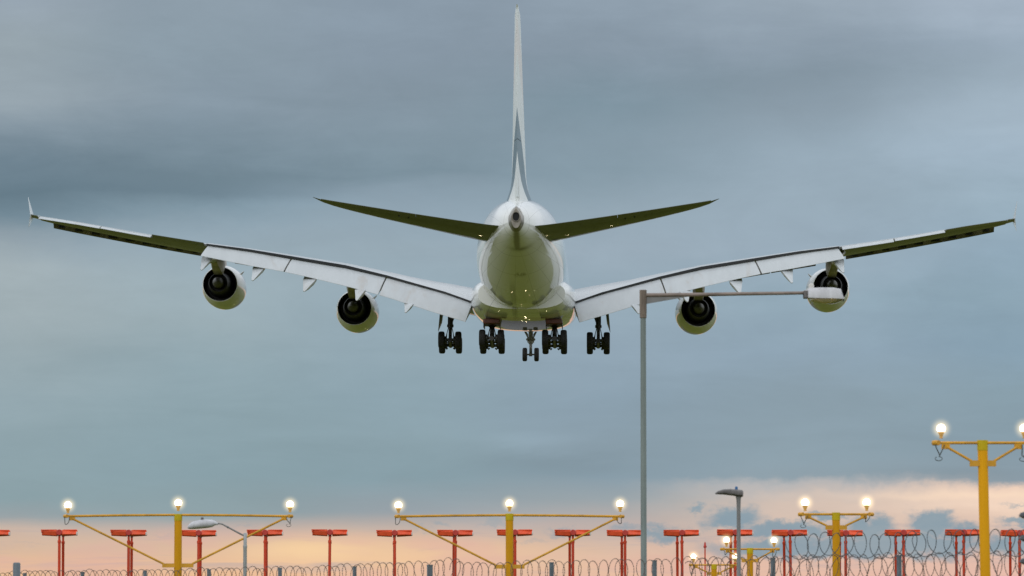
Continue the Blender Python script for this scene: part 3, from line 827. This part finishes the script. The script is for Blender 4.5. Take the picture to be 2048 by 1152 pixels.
# ------------------------------------------------------------------ street lamps
# tall lamp, straight arm
root = empty('street_lamp', (2.634, 86, 0), label='tall grey street lamp with long straight arm reaching right across an engine', cat='street lamp')
mb = MB(); mb.lathe((0, 0, 0), (0, 0, 1), [(0, .085), (1.2, .085), (1.25, .062), (7.86, .056)], 24); mb.build('pole', M_galv, root)
mb = MB(); mb.lathe((0, 0, 0), (0, 0, 1), [(7.84, .056), (7.85, .068), (7.95, .072), (8.36, .072), (8.405, .074), (8.41, .070), (8.41, .001)], 24)
mb.box((.0, -.07, 8.12), (.03, .02, .42)); mb.build('sleeve', M_brown, root)
mb = MB(); mb.tube([(.06, 0, 8.305), (1.0, 0, 8.315), (2.1, 0, 8.335), (3.25, 0, 8.352)], [.042, .040, .036, .034], 14); mb.build('arm', M_arm, root)
mb = MB()
mb.add([(.07, -.012, 8.27), (.07, -.012, 8.13), (.95, -.012, 8.285), (.95, -.012, 8.30), (.07, .012, 8.27), (.07, .012, 8.13), (.95, .012, 8.285), (.95, .012, 8.30)],
       [(0, 1, 2, 3), (7, 6, 5, 4), (0, 4, 5, 1), (1, 5, 6, 2), (2, 6, 7, 3), (3, 7, 4, 0)]); mb.build('bracket', M_greypole, root)
mb = MB(); rings = []
for x, zt, zb, w in ((3.22, 8.40, 8.27, .10), (3.30, 8.41, 8.26, .12), (3.31, 8.44, 8.245, .15), (3.55, 8.455, 8.235, .17), (3.82, 8.452, 8.23, .17), (3.97, 8.425, 8.225, .14), (4.03, 8.24, 8.222, .10)):
    rings.append([(x, -w, zb), (x, -w, zb+.02), (x, -w*.92, zt-.06), (x, -w*.6, zt), (x, w*.6, zt), (x, w*.92, zt-.06), (x, w, zb+.02), (x, w, zb)])
mb.loft(rings); head = mb.build('lamp_head', M_head, root)
mb = MB(); mb.lathe((3.38, 0, 8.44), (0, 0, 1), [(0, .055), (.06, .055), (.09, .045), (.105, .02), (.107, .001)], 16); mb.build('photocell', M_pale, head)
M_glass = bpy.data.materials.new('clear_refractor'); M_glass.use_nodes = True
_p = M_glass.node_tree.nodes['Principled BSDF']; _p.inputs['Base Color'].default_value = (.75, .66, .48, 1); _p.inputs['Roughness'].default_value = .12
_p.inputs['Transmission Weight'].default_value = .75; _p.inputs['IOR'].default_value = 1.3
_t = NT(M_glass.node_tree); _b = _t.new('ShaderNodeBump'); _b.inputs['Strength'].default_value = .6
_tc = _t.new('ShaderNodeTexCoord'); _t.put(_b.inputs['Height'], _t.noise(_tc.outputs['Object'], 40, 3)); _t.l.new(_b.outputs[0], _p.inputs['Normal'])
mb = MB(); rings = []
for f in [i/12 for i in range(13)]:
    x = 3.36 + .64*f; d = .085*math.sin(math.pi*(f*.9+.05))**.6 + .004; w = .13*(1-.3*(2*f-1)**2)
    rings.append([(x, w*math.cos(a), 8.228 - d*math.sin(a)) for a in [math.pi*k/10 for k in range(11)]])
mb.loft(rings); mb.build('lens', M_glass, head)
mb = MB(); mb.box((3.265, 0, 8.315), (.09, .26, .15)); mb.build('mount_collar', M_darkhead, head, bevel=.01)

# left lamp, swan neck
root = empty('street_lamp', (-6.455, 104, 0), label='small light grey street lamp with curved neck and head pointing left', cat='street lamp')
mb = MB(); mb.lathe((0, 0, 0), (0, 0, 1), [(0, .07), (1.5, .07), (1.52, .046), (3.55, .045), (3.56, .050), (3.62, .050), (3.63, .042), (3.90, .042), (3.92, .03), (3.92, .001)], 18); mb.build('pole', M_galv2, root)
mb = MB(); mb.tube([(0, 0, 3.84), (-.12, 0, 3.90), (-.42, 0, 4.06), (-.55, 0, 4.13), (-.62, 0, 4.145), (-.72, 0, 4.145)], [.022, .022, .02, .018, .018, .018], 10)
mb.tube([(-.40, 0, 4.05), (-.44, 0, 4.07)], .028, 10); mb.build('arm', M_greypole, root)
mb = MB(); rings = []
for x, zt, zb, w in ((-.66, 4.165, 4.115, .05), (-.74, 4.215, 4.10, .08), (-.80, 4.24, 4.06, .12), (-.95, 4.25, 4.035, .16), (-1.12, 4.235, 4.02, .17), (-1.28, 4.19, 4.01, .15), (-1.36, 4.13, 4.015, .10), (-1.39, 4.08, 4.03, .05)):
    rings.append([(x, w*math.cos(a)*1.0, (zt+zb)/2 + (zt-zb)/2*math.copysign(abs(math.sin(a))**.8, math.sin(a))) for a in [2*math.pi*k/18 for k in range(18)]])
mb.loft(rings); head = mb.build('lamp_head', M_head, root)
mb = MB(); mb.lathe((-1.04, 0, 4.235), (0, 0, 1), [(0, .036), (.05, .036), (.065, .02), (.066, .001)], 14); mb.build('photocell', M_darkhead, head)

# right lamp, post top
root = empty('street_lamp', (4.218, 80, 0), label='grey street lamp with flat dark head on top of its post, blue cap', cat='street lamp')
mb = MB(); mb.lathe((0, 0, 0), (0, 0, 1), [(0, .06), (1.5, .058), (1.55, .042), (3.85, .036), (4.03, .042), (4.10, .056)], 18); mb.build('pole', M_greypole, root)
mb = MB(); rings = []
for x, zt, zb, w in ((.085, 4.19, 4.09, .07), (.07, 4.205, 4.075, .10), (-.02, 4.215, 4.085, .13), (-.15, 4.225, 4.105, .15), (-.28, 4.22, 4.12, .145), (-.38, 4.19, 4.125, .11), (-.43, 4.155, 4.128, .06)):
    rings.append([(x, w*math.cos(a), (zt+zb)/2 + (zt-zb)/2*math.copysign(abs(math.sin(a))**.6, math.sin(a))) for a in [2*math.pi*k/18 for k in range(18)]])
mb.loft(rings); head = mb.build('lamp_head', M_darkhead, root)
mb = MB(); mb.lathe((-.04, 0, 4.205), (0, 0, 1), [(0, .028), (.055, .028), (.066, .018), (.067, .001)], 12); mb.build('photocell', M_blue, head)

# thick grey post at the left edge
mb = MB(); mb.lathe((0, 0, 0), (0, 0, 1), [(0, .08), (2.97, .079), (2.995, .07), (3.004, .05), (3.004, .001)], 24)
o = mb.build('post', M_post); o.location = (-10.362, 90, 0); tag(o, 'thick plain grey post near the bottom left corner', 'post')

# traffic signal at the right edge: three dark visored lamps pointing left
root = empty('traffic_signal', (6.90, 56, 0), label='dark traffic signal with three hoods poking in at the right edge', cat='traffic signal')
mb = MB(); mb.tube([(.12, .05, 0), (.12, .05, 3.35)], .055, 14); mb.build('pole', M_greypole, root)
mb = MB(); mb.box((0, 0, 2.80), (.16, .30, .98)); mb.build('signal_box', M_signal, root, bevel=.03)
for z in (3.10, 2.80, 2.50):
    mb = MB()
    rings = []
    for x, r_, cut in ((-.08, .115, -.9), (-.16, .112, -.8), (-.22, .105, -.45), (-.275, .075, -.1), (-.295, .03, .3)):
        rings.append([(x, r_*math.cos(a), z + .01 + r_*.62*max(math.sin(a), cut)) for a in [2*math.pi*k/20 for k in range(20)]])
    mb.loft(rings); mb.build('signal_hood', M_signal, root)

# ------------------------------------------------------------------ fence with razor wire
P0 = Vector((-11.9, 105)); P1 = Vector((7.03, 78)); FD = (P1-P0).normalized()
def FP(t): return P0 + FD*t
fence = empty('security_fence', (P0.x, P0.y, 0), label='steel security fence topped with coils of razor wire along the bottom', cat='fence')
def fv(t, z, off=0.0):
    p = FP(t) - P0
    return Vector((p.x - FD.y*off, p.y + FD.x*off, z))
fang = math.atan2(FD.y, FD.x)
RZ = Matrix.Rotation(fang, 3, 'Z')
posts = [-6.0, -3.0, .03, 2.88, 5.84, 8.72, 11.77, 14.81, 17.72, 22.12, 25.58, 29.29, 32.96, 36.5, 40.0]
pw = {17.72: .085, 14.81: .06}
for t in posts:
    mb = MB(); c = fv(t, 0); w = pw.get(t, .062)
    mb.box((c.x, c.y, 1.47), (w, w*1.1, 2.95), 0, RZ)
    mb.box((c.x, c.y, 2.955), (w*1.15, w*1.2, .02), 0, RZ)
    mb.build('fence_post', M_post, fence)
mb = MB()
t = -6.0
while t < 40:
    c = fv(t, 0, .05)
    mb.box((c.x, c.y, 1.28), (.006, .006, 2.5), 0, RZ); t += .10
for k in range(13):
    a, b = fv(-6, .08+.2*k, .056), fv(40, .08+.2*k, .056)
    mb.tube([a, b], .004, 4)
mb.build('fence_mesh', M_post, fence, smooth=0)

def coil(name, t0, t1, zc, rad, pitch, m, seedv, wob=.02, rh=.55, wr=.0056, step=26):
    rnd = random.Random(seedv); mb = MB(); pts = []
    n = int((t1-t0)/pitch*step); ph = rnd.uniform(0, 6)
    tt = t0; jit = [1 + rnd.uniform(-.16, .16) for _ in range(n//step+3)]
    jt = [rnd.uniform(-.24, .24)*pitch for _ in range(n//step+3)]
    jz = [rnd.uniform(-wob, wob) for _ in range(n//step+3)]
    jr = [1 + rnd.uniform(-.12, .12) for _ in range(n//step+3)]
    shr = [rnd.uniform(-.06, .06) for _ in range(n//step+3)]
    for i in range(n):
        k = i//step; f = (i % step)/step
        L = lambda J: J[k]*(1-f) + J[k+1]*f
        a = 2*math.pi*i/step + ph
        tt = t0 + pitch*(i/step)
        r_ = (rad(tt) if callable(rad) else rad)*L(jr)
        z0 = (zc(tt) if callable(zc) else zc) + L(jz)
        tw = tt + jt[k]*(1-f) + jt[k+1]*f + L(shr)*math.sin(a)
        pts.append(fv(tw, z0 + r_*math.sin(a), rh*r_*math.cos(a)))
    mb.tube(pts, wr, 5)
    # barbs
    for i in range(0, n-1, 1):
        d = (pts[i+1]-pts[i])
        for q in (0.5,):
            c = pts[i] + d*q; dn = d.normalized(); sd = dn.orthogonal().normalized()
            w = sd*.016; e = dn*.010
            up_ = dn.cross(sd)*.003
            mb.add([c-w-e*.3+up_, c-w*.2-e+up_, c+w+e*.3+up_, c+w*.2+e+up_, c-w-e*.3-up_, c-w*.2-e-up_, c+w+e*.3-up_, c+w*.2+e-up_], [(0, 1, 2, 3), (7, 6, 5, 4), (0, 4, 5, 1), (1, 5, 6, 2), (2, 6, 7, 3), (3, 7, 4, 0)])
    return mb.build(name, m, fence, smooth=0)
def ztop(t):
    """height of the coil axis along the fence"""
    tab = [(-8, 2.78), (3, 2.76), (9, 2.75), (14, 2.76), (17.5, 2.82), (18.6, 2.85), (18.9, 2.73), (22, 2.75), (25, 2.73), (29, 2.75), (45, 2.77)]
    return lerp_table(tab, t)[0]
coil('razor_wire', -6.5, 18.7, ztop, .235, .27, M_wire, 3, rh=.75)
coil('razor_wire', 18.6, 41.0, ztop, .245, .30, M_wire, 5, rh=.75)
coil('razor_wire', 29.9, 42.0, lambda t: 3.16 + .02*math.sin(t*1.3), .225, .34, M_wire2, 11, wob=.035, rh=.85, wr=.0068)
coil('razor_wire', 26.5, 41.0, lambda t: 2.74, .21, .52, M_wire, 21, wob=.04, rh=-.5)

# ------------------------------------------------------------------ ground
def ground_mat():
    m = bpy.data.materials.new('grass_field'); m.use_nodes = True
    t = NT(m.node_tree); p = t.n['Principled BSDF']
    tc = t.new('ShaderNodeTexCoord')
    n1 = t.noise(tc.outputs['Object'], .02, 6); n2 = t.noise(tc.outputs['Object'], 1.5, 6)
    c = t.ramp(n1, [(.3, (.080, .092, .012, 1)), (.7, (.113, .120, .016, 1))])
    c = t.mix(t.mul(n2, .35), c, (.06, .075, .012, 1))
    t.put(p.inputs['Base Color'], c); p.inputs['Roughness'].default_value = .95; p.inputs['Specular IOR Level'].default_value = .1
    return m
mb = MB(); S = 9000
mb.add([(-S, -3000, 0), (S, -3000, 0), (S, S, 0), (-S, S, 0)], [(0, 1, 2, 3)])
g = mb.build('ground', ground_mat(), smooth=0); tag(g, kind='structure')
M_asph = mat('asphalt', (.05, .05, .052), .85, nscale=1.2, namp=.25, bump=.1)
mb = MB()
nrm = Vector((-FD.y, FD.x))
q = [FP(-60) - nrm*3.2, FP(90) - nrm*3.2, FP(90) - nrm*9.5, FP(-60) - nrm*9.5]
mb.add([(p.x, p.y, .006) for p in q], [(0, 1, 2, 3)])
g = mb.build('road', M_asph, smooth=0); tag(g, kind='structure')

mb = MB()
mb.add([(-21, 520, .008), (25, 520, .008), (25, 3600, .008), (-21, 3600, .008)], [(0, 1, 2, 3)], 0)
rw = mb.build('runway', M_asph, smooth=0); tag(rw, kind='structure')
M_runlamp = emis('runway_lamp', (1.0, .82, .5, 1), 75)
mb = MB()
def run_lamp(x, y, z=.7):
    mb.lathe((x, y, z), (0, 0, 1), [(-z, .03), (-.12, .03), (-.10, .10)], 8, 1)
    mb.lathe((x, y, z), (0, 0, 1), [(-.10, .10), (0, .12), (.08, .09), (.11, .001)], 10, 0)
for x, y in ((4.6, 391), (7.5, 402), (-5.5, 398), (1.4, 446), (11.5, 398), (2.4, 486), (0.8, 505), (1.9, 540)): run_lamp(x, y)  # unseen lamps, placed where their glints fall on belly and tailplane
for i in (-2, 0, 2): run_lamp(1.6 + i*5.2, 458)   # threshold bar, added for the same glints
mb.build('runway_lamps', [M_runlamp, M_yellow], rw, smooth=0)['kind'] = 'stuff'

# ------------------------------------------------------------------ sky and light
SUN_EL, SUN_AZ = 24.0, 205.0       # behind the camera, a little to the left
w = bpy.data.worlds.new('World'); scene.world = w; w.use_nodes = True
t = NT(w.node_tree); bg = t.n['Background']
tc = t.new('ShaderNodeTexCoord'); sx = t.new('ShaderNodeSeparateXYZ'); t.l.new(tc.outputs['Generated'], sx.inputs[0])
dx, dy, dz = sx.outputs
az = t.mul(t.m('ARCTAN2', dx, dy), 57.29578)
el = t.mul(t.m('ARCSINE', dz), 57.29578)
nw = t.noise(t.xyz(t.mul(az, .16), t.mul(el, .5)), 1.0, 5, .55, .4)         # broad warp
nf = t.noise(t.xyz(t.mul(az, .45), t.mul(el, 1.2), 3.0), 1.0, 7, .6, .3)    # fine streaks
ns = t.noise(t.xyz(t.mul(az, .30), t.mul(el, 1.8), 8.0), 1.0, 6, .6, .8)
nc = t.noise(t.xyz(t.mul(az, 1.1), t.mul(el, 1.6), 5.0), 1.6, 8, .62, .2)   # cumulus edges
low = t.sstep(el, 1.2, 3.0)
ew = t.add(el, t.mul(t.sub(nf, .5), t.add(.16, t.mul(low, .45))))
ew = t.add(ew, t.mul(t.mul(t.sub(ns, .5), low), .35))
ew = t.add(ew, t.mul(t.mul(t.sub(nc, .5), .30), t.mul(t.sstep(az, .8, 2.6), t.sub(1.0, t.sstep(el, 2.1, 2.7)))))
aw = t.add(az, t.mul(t.sub(nw, .5), 2.2))
def E_(y): return (1250-y)/150.0
COLS = [
 (-6.83, [(0, 150, 163, 175), (100, 152, 165, 173), (200, 148, 161, 170), (260, 132, 148, 160), (330, 108, 128, 142), (400, 97, 119, 133), (440, 111, 133, 147), (490, 145, 160, 170), (540, 162, 175, 181), (620, 159, 173, 179), (700, 153, 169, 176), (800, 146, 166, 175), (900, 140, 162, 171), (1000, 137, 160, 168), (1032, 150, 160, 165), (1055, 202, 180, 166), (1110, 222, 186, 158), (1150, 236, 194, 150)]),
 (-4.16, [(0, 140, 155, 167), (100, 138, 154, 166), (200, 134, 150, 163), (300, 116, 135, 148), (340, 107, 127, 140), (392, 107, 128, 142), (425, 127, 149, 163), (475, 146, 165, 178), (560, 154, 172, 181), (650, 152, 170, 178), (750, 144, 166, 176), (850, 138, 161, 171), (950, 134, 158, 168), (1030, 140, 160, 167), (1060, 192, 175, 166), (1100, 229, 189, 158), (1150, 238, 190, 152)]),
 (-1.5, [(0, 136, 151, 165), (100, 133, 148, 162), (200, 131, 147, 160), (300, 127, 146, 159), (350, 120, 140, 153), (380, 135, 154, 168), (420, 142, 161, 175), (500, 150, 168, 180), (600, 148, 168, 180), (700, 143, 164, 176), (800, 138, 161, 173), (880, 136, 159, 170), (960, 133, 157, 168), (1025, 150, 160, 168), (1055, 194, 177, 168), (1085, 229, 191, 160), (1120, 239, 197, 158), (1150, 236, 192, 160)]),
 (1.17, [(0, 142, 157, 171), (100, 134, 149, 163), (200, 124, 144, 157), (280, 131, 150, 163), (350, 133, 153, 166), (420, 145, 163, 176), (500, 152, 169, 183), (600, 148, 168, 182), (700, 142, 162, 178), (800, 137, 158, 174), (900, 134, 154, 168), (950, 133, 154, 168), (1000, 152, 163, 170), (1050, 188, 176, 172), (1090, 208, 182, 168), (1130, 233, 193, 165), (1150, 232, 190, 165)]),
 (3.84, [(0, 150, 164, 177), (100, 140, 155, 169), (160, 132, 148, 161), (220, 138, 154, 167), (300, 148, 166, 180), (400, 150, 168, 182), (500, 153, 171, 186), (600, 145, 167, 182), (700, 140, 161, 178), (800, 138, 158, 172), (900, 137, 157, 170), (950, 140, 158, 170), (968, 183, 181, 182), (1010, 214, 193, 180), (1060, 217, 192, 177), (1100, 222, 187, 170), (1150, 232, 190, 170)]),
 (6.83, [(0, 164, 178, 193), (100, 152, 168, 183), (160, 155, 172, 186), (250, 164, 182, 197), (320, 160, 179, 195), (400, 152, 173, 188), (500, 143, 166, 183), (600, 138, 162, 178), (700, 133, 158, 176), (800, 135, 158, 172), (900, 131, 152, 166), (966, 138, 155, 168), (978, 240, 209, 189), (1010, 241, 212, 191), (1060, 225, 195, 178), (1100, 224, 189, 173), (1150, 232, 188, 172)])]
col = None
for k, (a0, tab) in enumerate(COLS):
    st_ = sorted([(E_(y)/10.0, lin(r, g, b)) for y, r, g, b in tab])
    c = t.ramp(t.m('DIVIDE', ew, 10.0), st_, 'EASE' if False else 'LINEAR')
    if col is None: col = c
    else: col = t.mix(t.sstep(aw, COLS[k-1][0], a0), col, c)
nu = t.noise(t.xyz(t.mul(az, .55), t.mul(el, 1.0), 21.0), 1.6, 9, .65, .5)
tot = t.add(1.0, t.mul(t.sub(nf, .5), .16)); tot = t.add(tot, t.mul(t.sub(ns, .5), .16)); tot = t.add(tot, t.mul(t.mul(t.sub(nu, .5), .17), t.sstep(el, 2.0, 4.5)))
azw = t.add(az, t.mul(t.sub(nw, .5), 2.0)); elw = t.add(el, t.mul(t.sub(ns, .5), .4))
BL = [(-2.9, 2.5, .75, .10, .05), (.35, 2.45, .85, .14, .14), (.9, 2.12, 1.2, .13, -.08), (-2.6, 5.35, 1.0, .25, .05), (5.9, 1.98, .9, .12, -.07), (5.2, 6.3, 1.2, .5, .05), (-3.0, 5.65, .9, .12, .06)]
for a0, e0, sa, se, k in BL:
    tot = t.add(tot, t.mul(t.blob(azw, elw, a0, e0, sa, se), k))
vm = t.new('ShaderNodeVectorMath', operation='SCALE'); t.put(vm.inputs[0], col); t.put(vm.inputs[3], tot)
col = vm.outputs[0]
# warm glow low in the sky
def glow(col, a0, e0, sa, se, k, c):
    elf = t.add(el, t.mul(t.sub(nf, .5), .25))
    return t.mix(t.mul(t.blob(az, elf, a0, e0, sa, se), k), col, lin(*c))
col = glow(col, -2.75, 1.0, 1.0, .17, .75, (253, 214, 164))
col = glow(col, -6.0, .72, 1.6, .16, .5, (238, 194, 150))
col = glow(col, 0.2, 1.0, 1.2, .13, .4, (240, 198, 160))
col = glow(col, -5.3, 1.0, 1.4, .12, .4, (205, 182, 165))
elr = t.add(el, t.mul(t.sub(nc, .5), .20))
# thin grey-pink streaks across the glow
nst = t.noise(t.xyz(t.mul(az, .35), t.mul(el, 4.5), 31.0), 1.3, 7, .6, .5)
stk = t.mul(t.mul(t.sstep(nst, .50, .68), t.sstep(el, .55, .85)), t.sub(1.0, t.sstep(el, 1.25, 1.5)))
col = t.mix(t.mul(stk, .62), col, lin(184, 170, 170))
pk = t.noise(t.xyz(t.mul(az, .5), t.mul(el, 2.0), 41.0), 1.0, 4, .5)
col = t.mix(t.mul(t.mul(t.sstep(pk, .45, .65), t.sub(1.0, t.sstep(el, 1.0, 1.45))), .5), col, lin(224, 176, 166))
edge = t.mul(t.blob(az, elr, 6.2, 1.72, 1.6, .06), .7)
col = t.mix(edge, col, lin(252, 222, 196))
CU = [(2.95, 1.40, .42, .20, 1.0), (2.45, 1.55, .12, .07, .75), (3.7, 1.24, .8, .15, 1.0), (4.75, 1.28, .36, .20, 1.0), (5.55, 1.33, .30, .22, 1.1), (5.95, 1.22, .4, .18, .9), (5.0, 1.06, 1.9, .20, 1.0), (6.8, 1.36, .45, .09, .8), (3.7, 1.02, 1.3, .17, .9), (2.0, 1.22, .6, .13, .72),
      (.62, 1.22, .30, .08, .62), (-.85, 1.36, .25, .05, .52), (4.2, 1.42, .32, .07, .9), (1.5, 1.30, .35, .08, .6), (6.9, 1.05, 1.1, .18, 1.0), (6.7, 1.56, .3, .05, .55), (-.2, 1.33, .4, .06, .5), (.25, 1.12, .5, .05, .42), (-1.2, 1.30, .4, .05, .42), (-4.6, 1.22, .5, .04, .36), (-6.4, 1.08, .6, .035, .36), (-3.6, 1.33, .35, .05, .40)]
cu = 0.0
cz = t.add(az, t.mul(t.sub(nc, .5), .7)); ce = t.add(el, t.mul(t.sub(t.noise(t.xyz(t.mul(az, 1.2), t.mul(el, 1.8), 11.0), 2.2, 9, .66), .5), .50))
for a0, e0, sa, se, k in CU:
    b = t.mul(t.blob(cz, ce, a0, e0, sa, se), k)
    cu = b if cu == 0.0 else t.m('MAXIMUM', cu, b)
cum = t.sstep(cu, .22, .82)
ccol = t.mix(t.sstep(nf, .35, .65), lin(128, 153, 169), lin(143, 162, 173))
col = t.mix(t.mul(cum, .93), col, ccol)
# overhead and behind the camera the overcast is thinner and brighter
over = t.sstep(el, 8.6, 14)
back = t.mul(t.sstep(t.mul(dy, -1.0), -.985, -.45), t.sstep(el, -2, 4))
bri = t.mix(t.sstep(nw, .35, .65), (.64, .71, .775, 1), (.74, .80, .86, 1))
col = t.mix(over, col, bri)
col = t.mix(t.mul(back, .85), col, (.98, 1.03, 1.08, 1))
side = t.mul(t.sstep(t.m('ABSOLUTE', dx), .16, .55), t.mul(t.sstep(el, -2, 4), t.sub(1.0, t.sstep(el, 30, 60))))
col = t.mix(t.mul(side, .5), col, (1.25, 1.31, 1.36, 1))
# a little open sky through the overcast
sky = t.new('ShaderNodeTexSky', sky_type='NISHITA'); sky.sun_disc = False
sky.sun_elevation = R(SUN_EL); sky.sun_rotation = R(SUN_AZ)
sk = t.new('ShaderNodeVectorMath', operation='SCALE'); t.put(sk.inputs[0], sky.outputs[0]); sk.inputs[3].default_value = .10
col = t.mix(.04, col, sk.outputs[0])
t.put(bg.inputs['Color'], col); bg.inputs['Strength'].default_value = 1.0

sun = bpy.data.lights.new('sun', 'SUN'); sun.energy = .5; sun.angle = R(25); sun.color = (1.0, .97, .93)
so = bpy.data.objects.new('sun', sun); COL.objects.link(so)
d = Vector((math.sin(R(SUN_AZ))*math.cos(R(SUN_EL)), math.cos(R(SUN_AZ))*math.cos(R(SUN_EL)), math.sin(R(SUN_EL))))
so.rotation_euler = (-d).to_track_quat('-Z', 'Y').to_euler(); so.location = (0, -20, 30)

vs = scene.view_settings
vs.view_transform = 'Standard'; vs.look = 'None'; vs.exposure = 0.0; vs.gamma = 1.0; vs.use_curve_mapping = False
scene.cycles.max_bounces = 8; scene.cycles.sample_clamp_indirect = 30.0
scene.cycles.use_denoising = True
